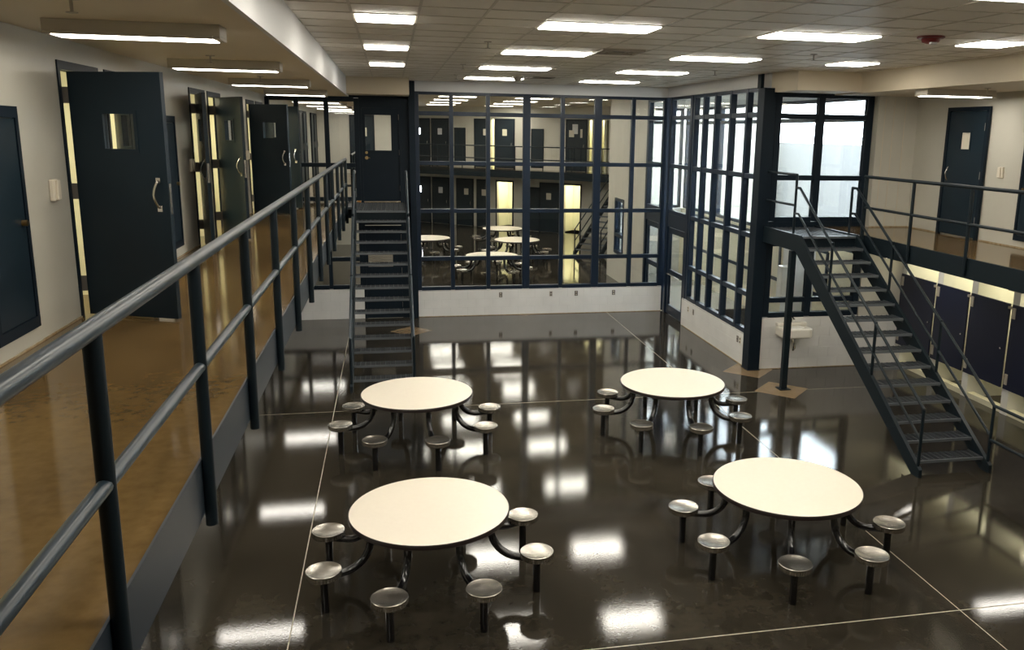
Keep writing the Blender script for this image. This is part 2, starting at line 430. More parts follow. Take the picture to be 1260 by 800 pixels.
# upper left glazing beyond the mezzanine
glazing('window_6', 'x', YB+.06, [XW+.04, -1.975, -1.35, -.71], [M+.07, 3.49, 4.91], m='navy', mw=.05)
glazing('window_7', 'x', YB+.06, [-2.58, -1.94, -1.385, -.70], [.74, 1.38, 2.36], m='navy', mw=.04)
struct('trim_2', B(XW, .56, YB, YB+.12, 2.40, M), 'navy')
# dark metal panels round the two stacked doors, and the tall jamb post
dp = struct('trim_3', MB().box(-.66, -.60, YB, YB+.14, 0, 4.95).box(.20, .42, YB, YB+.14, 0, 5.02).box(-.60, .20, YB, YB+.14, 4.74, 4.95).box(-.60, .20, YB, YB+.14, 2.16, 2.40), 'navy')
struct('trim_4', B(.42, .56, YB-.10, YB+.14, 0, ZC-.01), 'navy', bevel=.01)
struct('trim_5', B(XW, .42, YB+.0, YB+.14, 4.95, ZC), 'navy')

# ------------------------------------------------------------------ doors
def leaf_parts(par, Wd, Hd, win, m='door_paint', pull=True, edge=True, hinge=False, zb=.02, knob=False, side=-1, lens=None):
    """local frame: hinge at origin, leaf along +x, seen from -y"""
    t = .022
    x0, x1, z0, z1 = win
    f = MB().box(.0, x0, -t, t, zb, Hd).box(x1, Wd, -t, t, zb, Hd).box(x0, x1, -t, t, zb, z0).box(x0, x1, -t, t, z1, Hd)
    lf = part('leaf', f, m, par)
    fr_ = MB(); q = .03
    for yy in (-t-.006, t):
        fr_.box(x0-q, x0, yy, yy+.006, z0-q, z1+q).box(x1, x1+q, yy, yy+.006, z0-q, z1+q).box(x0, x1, yy, yy+.006, z0-q, z0).box(x0, x1, yy, yy+.006, z1, z1+q)
    part('window_trim', fr_, m, lf); part('window_pane', B(x0, x1, -.004, .004, z0, z1), lens or 'glass', lf)
    if pull:
        x = Wd-.085; a = .95; y = side*t; d = side
        pts = [(x, y, a), (x, y+d*.018, a+.004)]+[(x-.012*math.sin(pi*k/6), y+d*(.02+.035*math.sin(pi*k/6)), a+.01+.20*k/6) for k in range(7)]+[(x, y+d*.018, a+.216), (x, y, a+.22)]
        h = part('pull_handle', MB().tube(pts, .0095, 8), 'chrome', lf, True)
        part('handle_base', MB().box(x-.022, x+.022, min(y, y+d*.006), max(y, y+d*.006), a-.03, a+.02).box(x-.02, x+.02, min(y, y+d*.006), max(y, y+d*.006), a+.2, a+.245), 'chrome', h)
    if knob:
        part('knob', MB().tube([(.085, -t, .985), (.085, -t-.05, .985)], .012, 10).tube([(.085, -t-.05, .985), (.16, -t-.052, .985)], .009, 8), 'brass', lf, True)
        part('rose', MB().tube([(.085, -t, .985), (.085, -t-.012, .985)], .038, 16), 'brass', lf); part('lock_cylinder', MB().tube([(.085, -t, 1.10), (.085, -t-.015, 1.10)], .03, 14), 'brass', lf)
    if edge:
        part('lock_plate', B(Wd-.001, Wd+.003, -.014, .014, .90, 1.15), 'chrome', lf)
    if hinge:
        for z in (.22, 1.0, 1.78):
            part('hinge', MB().box(-.05, .004, -t, -t+.006, z, z+.13).tube([(-.004, -t-.004, z), (-.004, -t-.004, z+.13)], .008, 8), 'vent_metal', lf)
    return lf
def frame_left(par, y0, y1, zb=0, hd=HD):
    x0, x1 = XW-.095, XW+.012
    mb = MB().box(x0, x1, y0, y0+.05, zb, zb+hd).box(x0, x1, y1-.05, y1, zb, zb+hd).box(x0, x1, y0+.05, y1-.05, zb+hd-.07, zb+hd)
    return part('frame', mb, 'navy', par)
n = 2
th = {(8.9, 0): 112.5, (8.9, 1): 152, (13.6, 0): 163, (13.6, 1): 147, (18.3, 0): 122, (18.3, 1): 112, (4.2, 0): 150, (4.2, 1): 165}
for c in CP[1:]:
    for k in (0, 1):
        y0, y1 = (c-1.10, c-.09) if k == 0 else (c+.09, c+1.10)
        d = sroot('door_%d' % n, (XW, y0, M)); n += 1
        frame_left(d, y0, y1, M)
        a = math.radians(90-th[(c, k)])
        sub = put('leaf', None, None)
        bpy.data.objects.remove(sub)
        lr = root('swing', (0, 0, 0), 0, True)
        lf = leaf_parts(lr, .845, 2.03, (.30, .58, 1.42, 1.70))
        off = {(13.6, 0): .085, (13.6, 1): .12}.get((c, k), .066)
        for z in (.22, 1.0, 1.78): part('hinge', B(XW+.0, XW+off+.012, y0+.046, y0+.058, M+z, M+z+.13), 'plastic_dark', d)
        lf.parent = d; lf.location = (off, .062, .0); lf.rotation_euler = (0, 0, a)
        bpy.data.objects.remove(lr)
# closed doors on the lower left wall
for c in CP[1:]:
    for k in (0, 1):
        y0, y1 = (c-1.10, c-.09) if k == 0 else (c+.09, c+1.10)
        d = sroot('door_%d' % n, (XW, y0, 0)); n += 1
        x1 = XW+.05
        part('frame', MB().box(XW, x1, y0, y0+.06, 0, 2.12).box(XW, x1, y1-.06, y1, 0, 2.12).box(XW, x1, y0+.06, y1-.06, 2.05, 2.12), 'navy', d)
        lf = part('leaf', B(XW, XW+.03, y0+.06, y1-.06, .01, 2.05), 'door_paint', d)
        part('window_pane', B(XW+.03, XW+.034, y0+.38, y0+.64, 1.42, 1.70), 'lamp_lower' if False else 'tile_yellow', lf)
# door at the head of the left stair (closed), and the one below it with a louvre
d = sroot('door_%d' % n, (-.60, YB+.05, M), 0, True); n += 1
leaf_parts(d, .80, 2.07, (.07, .63, 1.15, 1.92), m='navy', pull=False, edge=False, hinge=False, knob=True)
for z in (.25, 1.05, 1.82): part('hinge', B(.795, .815, -.035, -.02, z, z+.12), 'vent_metal', d)
part('threshold', B(0, .8, -.05, .03, 0, .012), 'brass', d)
d = sroot('door_%d' % n, (-.60, YB+.05, 0), 0, True); n += 1
lf = part('leaf', MB().box(0, .80, -.022, .022, .0, 1.20).box(0, .80, -.022, .022, 1.52, 2.14).box(0, .05, -.022, .022, 1.20, 1.52).box(.60, .80, -.022, .022, 1.20, 1.52), 'navy', d)
for k in range(6): part('louvre_slat', MB().prism([(-.02, 1.21+k*.052), (-.012, 1.206+k*.052), (.02, 1.235+k*.052), (.012, 1.24+k*.052)], .05, .60, 'x'), 'louvre', lf)
for z in (.25, 1.05, 1.82): part('hinge', B(.795, .815, -.035, -.02, z, z+.12), 'vent_metal', d)
# closed door of the right mezzanine
d = sroot('door_%d' % n, (XE-.02, 12.22, M), pi/2, True); n += 1
# local +x is world +y, local -y is world +x ; seen from local +y
lf = part('leaf', MB().box(.05, .40, .0, .03, .03, 2.06).box(.62, .96, .0, .03, .03, 2.06).box(.40, .62, .0, .03, .03, 1.45).box(.40, .62, .0, .03, 1.72, 2.06), 'door_paint', d)
part('window_pane', B(.40, .62, .012, .018, 1.45, 1.72), 'plastic_cream', lf)
part('window_trim', MB().box(.37, .40, .03, .036, 1.42, 1.75).box(.62, .65, .03, .036, 1.42, 1.75).box(.40, .62, .03, .036, 1.42, 1.45).box(.40, .62, .03, .036, 1.72, 1.75), 'door_paint', lf)
part('pull_handle', MB().tube([(.89, .03, .93)]+[(.89, .035+.04*math.sin(pi*k/6), .94+.2*k/6) for k in range(7)]+[(.89, .03, 1.15)], .010, 8), 'chrome', lf, True)
part('frame', MB().box(-.02, .045, -.0, .045, 0, 2.13).box(.965, 1.03, -.0, .045, 0, 2.13).box(.045, .965, 0, .045, 2.065, 2.13), 'navy', d)
for z in (.25, .98, 1.75): part('hinge', B(.042, .056, .03, .045, z, z+.12), 'vent_metal', lf)

# ------------------------------------------------------------------ access panels and plates on the walls
def access_panel(y0, label, xw=XW, sgn=1, z0=2.80, z1=4.40, w=.70):
    t = thing('access_panel', label, 'panel', (xw, y0+w/2, z0), 'wall access panels')
    def bx(a, b, c_, d_, lo, hi): 
        p, q = sorted((xw+sgn*a, xw+sgn*b)); return (p, q, c_, d_, lo, hi)
    mb = MB()
    for r in ((0, .022, y0, y0+.05, z0, z1), (0, .022, y0+w-.05, y0+w, z0, z1), (0, .022, y0+.05, y0+w-.05, z0, z0+.08), (0, .022, y0+.05, y0+w-.05, z1-.08, z1)): mb.box(*bx(*r))
    part('frame', mb, 'navy', t)
    lf = part('hatch', B(*bx(0, .014, y0+.055, y0+w-.055, z0+.085, z1-.085)), 'door_paint', t)
    part('latch_knob', MB().tube([(xw+sgn*.014, y0+w-.11, z0+.78), (xw+sgn*.05, y0+w-.11, z0+.78)], .022, 12), 'brass', lf, True)
    return t
access_panel(6.20, 'dark navy access hatch at the left edge of the upper left wall')
access_panel(10.86, 'dark navy access hatch half hidden behind the nearest open cell door')
access_panel(15.52, 'dark navy access hatch on the upper left wall between the far cell doors')
access_panel(10.66, 'dark navy access hatch at the right edge on the right mezzanine wall', XE, -1, 2.78, 4.42, .74)
def intercom(y, z, label, xw, sgn):
    t = thing('intercom', label, 'intercom', (xw, y, z-.09))
    a, b = sorted((xw, xw+sgn*.035)); part('back_box', B(a, b, y-.055, y+.055, z-.085, z+.085), 'plastic_cream', t, bevel=.008)
    a, b = sorted((xw+sgn*.035, xw+sgn*.055)); part('face_plate', B(a, b, y-.02, y+.045, z-.075, z+.078), 'plastic_cream', t, bevel=.006)
intercom(7.44, 3.77, 'cream wall intercom beside the nearest open cell door', XW, 1)
intercom(12.33, 3.77, 'cream wall intercom in shadow before the middle pair of cell doors', XW, 1)
intercom(16.97, 3.77, 'small cream wall intercom before the far black cell door', XW, 1)
intercom(11.84, 3.78, 'cream wall intercom right of the right mezzanine door', XE, -1)
def outlet(x, y, z, nx, ny, m, label):
    t = thing('wall_outlet', label, 'outlet', (x, y, z))
    hw = .038
    def bx(d0, d1, u0, u1, a, b):
        if ny: p, q = sorted((y+ny*d0, y+ny*d1)); return (x+u0, x+u1, p, q, z+a, z+b)
        p, q = sorted((x+nx*d0, x+nx*d1)); return (p, q, y+u0, y+u1, z+a, z+b)
    pl = part('cover_plate', B(*bx(0, .008, -hw, hw, -.06, .06)), m, t)
    for s in (-.03, .03): part('socket', B(*bx(.008, .013, -.018, .018, s-.017, s+.017)), 'plastic_dark' if m != 'plastic_dark' else 'vent_metal', t)
for x, m, l in ((2.48, 'plastic_dark', 'leftmost dark outlet low on the white block wall'), (3.69, 'vent_metal', 'second outlet from the stair on the white block wall'),
                (4.31, 'plastic_dark', 'third outlet from the stair on the white block wall'), (5.24, 'plastic_dark', 'rightmost outlet on the white block wall under the glass')):
    outlet(x, YB, .49, 0, -1, m, l)
for y, m, l in ((17.75, 'plastic_cream', 'cream outlet nearest the glass door on the side block wall'), (17.42, 'plastic_dark', 'dark outlet nearest the glass door on the side block wall'),
                (14.93, 'plastic_dark', 'dark outlet beside the wide navy column'), (14.80, 'plastic_cream', 'cream outlet beside the wide navy column')):
    outlet(XR, y, .455, -1, 0, m, l)

# ------------------------------------------------------------------ railings
def rail_left():
    t = thing('guard_rail', 'long grey blue pipe guard rail along the left mezzanine', 'railing', (XL, 8, M))
    X = XL+.032
    part('top_rail', MB().tube([(X, YS+.05, 3.665), (X, 18.47, 3.665)], .031, 14), 'rail_paint', t, True)
    ys = [2.80+1.42*k for k in range(-3, 12)]
    for a, b in zip([YS+.05]+ys, ys): part('mid_rail', MB().tube([(X, a+.01, 3.155), (X, b-.01, 3.155)], .026, 12), 'rail_paint', t, True)
    for y in ys:
        part('post', MB().tube([(X, y, 2.34), (X, y, 3.645)], .030, 12), 'stair_paint', t, True)
    Y = 18.47
    part('return_rail', MB().tube([(X, Y, 3.48), (-.79, Y, 3.48)], .024, 10), 'stair_paint', t, True)
    part('return_rail', MB().tube([(X, Y, 3.12), (-.79, Y, 3.12)], .024, 10), 'stair_paint', t, True)
rail_left()
def rail_right():
    t = thing('guard_rail', 'dark pipe guard rail along the right mezzanine above the showers', 'railing', (XF, 8, M))
    X = XF-.045
    part('top_rail', MB().tube([(X, YS+.05, 3.65), (X, 12.95, 3.65)], .026, 12), 'stair_paint', t, True)
    ys = [12.9-1.33*k for k in range(0, 12)]
    for a, b in zip(ys, ys[1:]): part('mid_rail', MB().tube([(X, b+.01, 3.15), (X, a-.01, 3.15)], .022, 10), 'stair_paint', t, True)
    for i, y in enumerate(ys): part('post', MB().tube([(X, y, 2.45), (X, y, 3.63)], .034 if i == 0 else .025, 12), 'stair_paint', t, True)
rail_right()

# ------------------------------------------------------------------ stairs
def tread_mesh(w, run):
    mb = MB(); d = run+.03
    for k in range(9): y = -.01+k*(d-.02)/8; mb.box(0, w, y-.004, y+.004, -.03, -.004)
    for k in range(12): x = .03+k*(w-.06)/11; mb.box(x-.005, x+.005, -.01, d-.02, -.012, 0)
    mb.box(0, .006, -.015, d, -.06, 0).box(w-.006, w, -.015, d, -.06, 0)
    return mb
def stair(name, label, w, run, m, loc, rz=0., land=1.4, ext=False, nose='nosing', left_land_rail=False, posts=((3.8, 1.2, .2), (3.2, 1.3, .2)), start=(.12, .12)):
    """local frame: landing front edge at y=0, left stringer outer face x=0, descends towards -y, z=0 at floor"""
    t = thing(name, label, 'stairs', loc, None, rz, True)
    st = .05; wi = w-2*st; k = RS/run
    nz = lambda y: M+k*y                        # nosing line
    yb = -15*run+run*.35
    for x0 in (0, w-st):
        hz = .20
        pts = [(-.0, M+.02), (land, M+.02), (land, M-.25), (.02, M-.25), (-.02, M-.27)]
        poly = [(land, M+.02), (.0, M+.02), (-14.55*run, nz(-14.55*run)+.03), (-14.55*run, 0), (-14.55*run+.16, 0), (.10, M-.26), (land, M-.26)]
        part('stringer', MB().prism(poly, x0, x0+st, 'x'), m, t)
    tm = tread_mesh(wi, run).mesh('tread', 'grate'); nm = B(0, wi, -.022, -.0, -.032, .003).mesh('nosing', nose)
    for i in range(1, 15):
        o = put('tread', tm, t, (st, -i*run, M-i*RS)); put('nosing', nm, o)
    lm = MB()
    for i in range(int(land/.04)): lm.box(st, w-st, .02+i*.04, .028+i*.04, M-.03, M-.004)
    for i in range(11): x = st+.04+i*(wi-.08)/10; lm.box(x-.005, x+.005, 0, land, M-.012, M)
    lp = part('landing_grate', lm, 'grate', t); part('nosing', B(st, w-st, -.02, .004, M-.035, M+.003), nose, lp)
    part('landing_beam', B(st, w-st, .01, .05, M-.25, M-.035), m, t)
    hr, mr = .78, .36
    for s, x in ((0, st/2), (1, w-st/2)):
        y0 = start[s]; y1 = -14.3*run
        top = [(x, y0+.14, nz(.0)+hr), (x, y0, nz(0)+hr), (x, y1, nz(y1)+hr)]
        mid = [(x, y0+.14, nz(0)+mr), (x, y0, nz(0)+mr), (x, y1, nz(y1)+mr)]
        if ext and s: top.append((x, y1-1.2, nz(y1)+hr-.0))
        part('hand_rail', MB().tube(top, .021, 10), 'rail_paint' if name == 'metal_stair' and not ext else m, t, True)
        part('mid_rail', MB().tube(mid, .018, 10), m, t, True)
        if ext and s:
            part('guard_rail', MB().tube([(x, y1, .44), (x, y1-1.2, .44)], .021, 10), m, t, True)
            part('post', MB().tube([(x, y1-1.2, .0), (x, y1-1.2, nz(y1)+hr)], .022, 10), m, t, True)
        for f in (0.29, .66, 1.0):
            y = y1*f; part('post', MB().tube([(x, y, max(.0, nz(y)-.1)), (x, y, nz(y)+hr)], .022, 10), m, t, True)
        part('post', MB().tube([(x, y0+.14, M-.05), (x, y0+.14, M+1.0 if (ext and s == 0) else M+hr)], .022, 10), m, t, True)
    if ext:     # landing guard on the outer side
        x = st/2
        for z in (M+.99, M+.49): part('landing_rail', MB().tube([(x, start[0]+.14, z), (x, land-.05, z)], .021, 10), m, t, True)
    return t
stair('metal_stair', 'steep dark open grate stair in front of the left door', 1.08, .255, 'stair_paint', (-.75, 17.66, 0), land=YB-17.66-.02)
stair('metal_stair', 'dark steel open grate stair on the right with the sink behind it', 1.07, .258, 'stair_paint', (6.55, 12.92, 0), land=YR-12.92-.01, ext=True)
# bridge plates joining the landings to the mezzanines
bl = struct('floor_bridge', B(XL+.015, -.76, 18.50, YB-.01, M-.05, M-.001), 'grate')
struct('floor_bridge_right', B(7.66, XF, 12.97, YR-.01, M-.05, M-.001), 'grate')
wb = tag(part('wood_block', B(-.745, -.665, YB-.16, YB-.06, M+.003, M+.045), 'wood_block', None, bevel=.006), 'small orange block on the left landing at the foot of the door', 'block')

# ------------------------------------------------------------------ tables with eight fixed stools
def make_table():
    t = root('cafeteria_table', (0, 0, 0), 0, True)
    R = .762
    top = part('tabletop', MB().lathe([(R-.012, .725), (R-.008, .7395), (R-.012, .7405)], 72), 'laminate', t)
    part('edge_band', MB().lathe([(R-.03, .694), (R-.006, .694), (R, .700), (R, .732), (R-.006, .7395), (R-.0125, .7400), (R-.0125, .724), (R-.03, .724)], 72), 'edge_band', top, True)
    under = MB().lathe([(.52, .695), (.58, .695), (.58, .708), (.52, .708)], 48)
    part('under_ring', under, 'gloss_black', t)
    arm_pts = [(1.05, 0, .335), (.86, 0, .335)]+[(.86-.26*math.sin(a), 0, .335+.26*(1-math.cos(a))) for a in [pi/2*k/8 for k in range(1, 9)]]+[(.60, 0, .70)]
    arm = MB().tube(arm_pts, .036, 12).mesh('arm', 'gloss_black', True)
    post = MB().tube([(1.05, 0, .0), (1.05, 0, .375)], .036, 14).mesh('post', 'gloss_black', True)
    seat = MB().lathe([(.06, .362), (.148, .352), (.150, .357), (.150, .402), (.158, .402), (.1585, .410), (.155, .413), (.149, .412), (.143, .409), (.02, .407)], 40, (1.05, 0, 0)).mesh('stool_seat', 'steel', True)
    rb = MB()
    for q in range(40):
        t0 = 2*pi*q/40; ca, sa = math.cos(t0), math.sin(t0); e = .0062
        n0 = len(rb.v)
        for rr, tt in ((.149, -e), (.157, -e*.6), (.157, e*.6), (.149, e)):
            for zz in (.357, .402): rb.v.append((1.05+rr*ca-tt*sa, rr*sa+tt*ca, zz))
        rb.f += [(n0, n0+2, n0+3, n0+1), (n0+2, n0+4, n0+5, n0+3), (n0+4, n0+6, n0+7, n0+5), (n0, n0+6, n0+4, n0+2)]
    ribs = rb.mesh('rim_ribs', 'steel')
    for k in range(8):
        a = k*pi/4
        put('arm', arm, t, rz=a); put('post', post, t, rz=a); put('rim_ribs', ribs, put('stool_seat', seat, t, rz=a))
    return t
tab = make_table()
TB = [(.285, 7.69, 158.4, 'round white table with steel stools nearest the left walkway rail, in front'),
      (.28, 11.45, 147.4, 'round white table with steel stools right before the left stair'),
      (3.96, 11.43, 139.2, 'round white table with steel stools nearest the side glass wall'),
      (3.95, 7.66, 114.8, 'round white table with steel stools in front, nearest the right stair')]
for i, (x, y, a, l) in enumerate(TB):
    o = tab if i == 0 else copy_tree(tab)
    o.location = (x, y, 0); o.rotation_euler = (0, 0, math.radians(a)); tag(o, l, 'table', 'day room tables')
for x, y, a, l in ((1.15, 28.9, 10, 'round table beyond the glass nearest the left jamb'), (2.83, 24.6, 30, 'round table closest behind the back glass'),
                   (4.09, 28.2, 5, 'round table beyond the glass, middle of the right three'), (4.05, 31.6, 20, 'farthest round table beyond the back glass')):
    o = copy_tree(tab, None, (x, y, 0), math.radians(a)); tag(o, l, 'table', 'tables of the next room')

# ------------------------------------------------------------------ lamps and small ceiling fittings
rown = ['nearest', 'second', 'third', 'farthest']
def troffer(x, y, w, d, label, group):
    t = thing('ceiling_light', label, 'light', (x+w/2, y+d/2, ZC), group)
    part('frame', MB().box(x+.004, x+.03, y+.004, y+d-.004, ZC-.008, ZC+.015).box(x+w-.03, x+w-.004, y+.004, y+d-.004, ZC-.008, ZC+.015).box(x+.03, x+w-.03, y+.004, y+.03, ZC-.008, ZC+.015).box(x+.03, x+w-.03, y+d-.03, y+d-.004, ZC-.008, ZC+.015), 't_bar', t)
    part('diffuser', B(x+.03, x+w-.03, y+.03, y+d-.03, ZC-.018, ZC+.012), 'lamp_panel', t)
cnm = {3: 'middle column of ceiling lights', 7: 'column of ceiling lights toward the side glass wall', 0: 'left column of small ceiling lights', 11: 'right column of small ceiling lights'}
for x, y in lights2x4:
    k = round((y-gy0)/gp/5); c = round((x-gx0)/gp)
    lab = '%s long lit panel in the %s' % (rown[k], cnm[c]) if k >= 0 else 'long lit ceiling panel above and behind the camera'
    troffer(x, y, 2*gp, gp, lab, 'long ceiling light panels')
for x, y in lights2x2:
    k = round((y-gy0)/gp/5); c = round((x-gx0)/gp)
    lab = '%s square lit panel in the %s' % (rown[k], cnm[c]) if k >= 0 else 'square lit ceiling panel above and behind the camera'
    troffer(x, y, gp, gp, lab, 'small ceiling light panels')
def strip(x0, x1, y0, y1, zt, label, hz=.098, m='lamp_strip'):
    t = thing('strip_light', label, 'light', ((x0+x1)/2, (y0+y1)/2, zt), 'surface strip lights')
    part('housing', MB().box(x0, x1, y0, y1, zt-hz+.02, zt).box(x0, x0+.05, y0, y1, zt-hz, zt-hz+.02).box(x1-.05, x1, y0, y1, zt-hz, zt-hz+.02).box(x0+.05, x1-.05, y0, y0+.02, zt-hz, zt-hz+.02), 'housing', t, bevel=.004)
    part('lens', B(x0+.05, x1-.05, y0+.02, y1-.01, zt-hz-.004, zt-hz+.019), m, t)
for y, l in ((6.5, 'nearest boxy strip light under the left walkway ceiling'), (9.85, 'second boxy strip light under the left walkway ceiling'), (13.35, 'third boxy strip light under the left walkway ceiling'),
             (16.9, 'fourth boxy strip light, by the far glass of the left walkway'), (2.85, 'strip light of the left walkway above the camera')):
    strip(-2.25, -1.13, y, y+.26, ZM, l)
strip(7.86, 9.02, 11.75, 12.07, ZM+.04, 'boxy strip light under the right mezzanine ceiling')
strip(7.86, 9.02, 8.3, 8.62, ZM+.04, 'strip light of the right mezzanine outside the view')
for y, l in ((3.2, 'strip light under the left walkway behind the camera side'), (7.0, 'strip light hung under the left walkway, first from the front'), (10.8, 'strip light hung under the left walkway, second from the front'),
             (14.6, 'strip light hung under the left walkway, third from the front'), (18.3, 'strip light hung under the left walkway nearest the stair'), (22.2, 'strip light under the next walkway just beyond the low glass'), (26.4, 'strip light under the next walkway farther beyond the low glass')):
    strip(-2.42, -1.26, y-.13, y+.13, M-.26 if y < 20 else M-.25, l)
for y, l in ((9.67, 'strip light hung under the right mezzanine before the showers'), (12.9, 'strip light hung under the right mezzanine behind the right stair')):
    strip(8.05, 9.2, y-.13, y+.13, M-.26, l)
def sprinkler(x, y, z, label):
    t = thing('sprinkler', label, 'sprinkler', (x, y, z), 'ceiling sprinklers')
    part('escutcheon', MB().lathe([(.045, -.008), (.045, 0)], 14, (x, y, z)), 'vent_metal', t)
    part('stem', MB().tube([(x, y, z-.008), (x, y, z-.075)], .010, 8), 'vent_metal', t); part('deflector', MB().lathe([(.032, -.080), (.032, -.075)], 14, (x, y, z)), 'vent_metal', t)
for x, y, z, l in ((-1.72, 5.45, ZM, 'sprinkler head above the nearest strip light'), (-1.72, 9.3, ZM, 'sprinkler head before the second strip light on the walkway'), (-1.72, 12.7, ZM, 'sprinkler head before the third strip light on the walkway'),
                   (1.19, 10.75, ZC, 'sprinkler head left of the second middle ceiling panel'), (1.2, 14.5, ZC, 'sprinkler head left of the third middle ceiling panel'), (1.3, 17.3, ZC, 'far sprinkler head above the back glass'),
                   (5.4, 14.1, ZC, 'sprinkler head above the side glass wall'), (5.5, 10.8, ZC, 'sprinkler head before the small right ceiling panel'), (6.15, 7.6, ZC, 'sprinkler head at the top right edge'), (8.45, 11.2, ZM+.04, 'sprinkler head beside the right mezzanine strip light')):
    sprinkler(x, y, z, l)
t = thing('fire_strobe', 'dark red fire alarm strobe on the ceiling', 'alarm', (5.66, 8.5, ZC))
part('base', MB().lathe([(.125, -.025), (.14, -.018), (.14, 0)], 24, (5.66, 8.5, ZC)), 'red_plastic', t, True); part('horn', MB().lathe([(.04, -.075), (.085, -.06), (.10, -.025)], 20, (5.66, 8.5, ZC)), 'red_plastic', t, True)
part('strobe_lens', B(5.62, 5.70, 8.43, 8.47, ZC-.085, ZC-.03), 'clear_lens', t, bevel=.008)
t = thing('air_vent', 'square ceiling air diffuser right of the second middle light panel', 'vent', (3.03, 11.3, ZC))
for k, r in enumerate((.28, .20, .12)):
    part('louvre_ring', MB().box(2.98-r, 2.98+r, 11.3-r, 11.3-r+.03, ZC-.03+k*.006, ZC-.004).box(2.98-r, 2.98+r, 11.3+r-.03, 11.3+r, ZC-.03+k*.006, ZC-.004).box(2.98-r, 2.98-r+.03, 11.3-r+.03, 11.3+r-.03, ZC-.03+k*.006, ZC-.004).box(2.98+r-.03, 2.98+r, 11.3-r+.03, 11.3+r-.03, ZC-.03+k*.006, ZC-.004), 'vent_metal', t)
part('core', B(2.88, 3.08, 11.2, 11.4, ZC-.012, ZC-.004), 'plastic_dark', t)
t = thing('air_vent', 'small dark ceiling vent near the far end of the middle lights', 'vent', (3.0, 17.25, ZC))
part('vent_frame', MB().box(2.78, 3.22, 17.05, 17.09, ZC-.02, ZC-.004).box(2.78, 3.22, 17.41, 17.45, ZC-.02, ZC-.004).box(2.78, 2.82, 17.09, 17.41, ZC-.02, ZC-.004).box(3.18, 3.22, 17.09, 17.41, ZC-.02, ZC-.004), 'vent_metal', t)
for k in range(5): part('slat', B(2.82, 3.18, 17.11+k*.06, 17.14+k*.06, ZC-.016, ZC-.006), 'plastic_dark', t)
t = thing('camera_dome', 'small security camera dome on the ceiling by the far light panel', 'camera', (2.45, 16.9, ZC))
part('mount', MB().lathe([(.10, -.03), (.10, 0)], 20, (2.45, 16.9, ZC)), 'plastic_cream', t); part('dome', MB().lathe([(.02, -.11), (.06, -.095), (.08, -.06), (.085, -.03)], 20, (2.45, 16.9, ZC)), 'vent_metal', t, True)

# ------------------------------------------------------------------ sink on the block wall
t = thing('wall_sink', 'cream wall-hung sink on the block wall behind the right stair', 'sink', (7.22, YR, 0))
prof = [(6.93, YR-.0), (7.52, YR-.0), (7.52, YR-.34), (7.46, YR-.40), (6.99, YR-.40), (6.93, YR-.34)]
bs = MB().prism(prof, .66, .84, 'z'); part('basin', bs, 'porcelain', t, bevel=.03)
part('bowl', MB().lathe([(.03, .78), (.12, .80), (.16, .838), (.17, .842)], 24, (7.225, YR-.2, 0)), 'tile_white', t, True)
part('back_ledge', B(6.93, 7.52, YR-.09, YR, .84, .90), 'porcelain', t, bevel=.012)
part('faucet', MB().tube([(7.22, YR-.06, .90), (7.22, YR-.06, .98), (7.22, YR-.10, 1.0), (7.22, YR-.18, .97)], .014, 8), 'chrome', t, True)
part('drain_trap', MB().tube([(7.22, YR-.2, .66), (7.22, YR-.2, .46), (7.24, YR-.16, .40), (7.28, YR-.13, .42), (7.30, YR-.10, .50), (7.30, YR-.0, .52)], .024, 10), 'chrome', t, True)

# ------------------------------------------------------------------ shower stalls under the right mezzanine
XS = 9.46; piers = [14.29, 13.20, 12.28, 11.30, 10.30, 9.3]
struct('wall_stalls_back', B(10.7, 10.8, 9.2, YR, 0, M-.18), 'tile_yellow')
struct('wall_right_lower', B(XS, XS+.15, YS, 9.22, 0, M-.26), 'wall_paint')
for k, y in enumerate(piers):
    struct('wall_stall_partition', B(XS+.001, 10.7, y-.075, y+.075 if k else YR, 0, M-.26), 'tile_white')
    if k: struct('trim_stall_curb', B(XS+.02, XS+.14, y+.075, piers[k-1]-.075, 0, .09), 'tile_yellow')
for k, l in enumerate(('navy shower stall door partly behind the stair, farthest along', 'second navy shower stall door from the sink wall', 'third navy shower stall door, widest in view', 'navy shower stall door cut by the right edge', 'navy shower stall door outside the right edge')):
    y1, y0 = piers[k]+.035, piers[k+1]+.095
    t = thing('shower_door', l, 'door', (XS-.02, y0, 0), 'shower stall doors')
    lf = part('leaf', B(XS-.035, XS-.005, y0, y1, .42, 1.78), 'stall_navy', t, bevel=.004)
    for z in (.50, 1.56): part('hinge', B(XS-.05, XS-.034, y1-.09, y1-.03, z, z+.17), 'vent_metal', lf)
    part('latch', MB().tube([(XS-.035, y0+.06, 1.05), (XS-.07, y0+.06, 1.05)], .016, 10), 'chrome', lf)
    part('strike', B(XS-.045, XS+.0, y0-.03, y0+.02, 1.70, 1.74), 'vent_metal', lf)
    ym = (y0+y1)/2
    t = thing('stall_light', 'lit fixture above the shower stall interior', 'light', (10.2, ym, M-.26), 'stall lights')
    part('housing', B(9.95, 10.45, ym-.25, ym+.25, M-.30, M-.26), 'housing', t); part('lens', B(9.97, 10.43, ym-.23, ym+.23, M-.315, M-.30), 'lamp_shower', t)
struct('ceiling_stalls', B(XS, 10.8, 9.2, YR, M-.26, M-.18), 'tile_white')

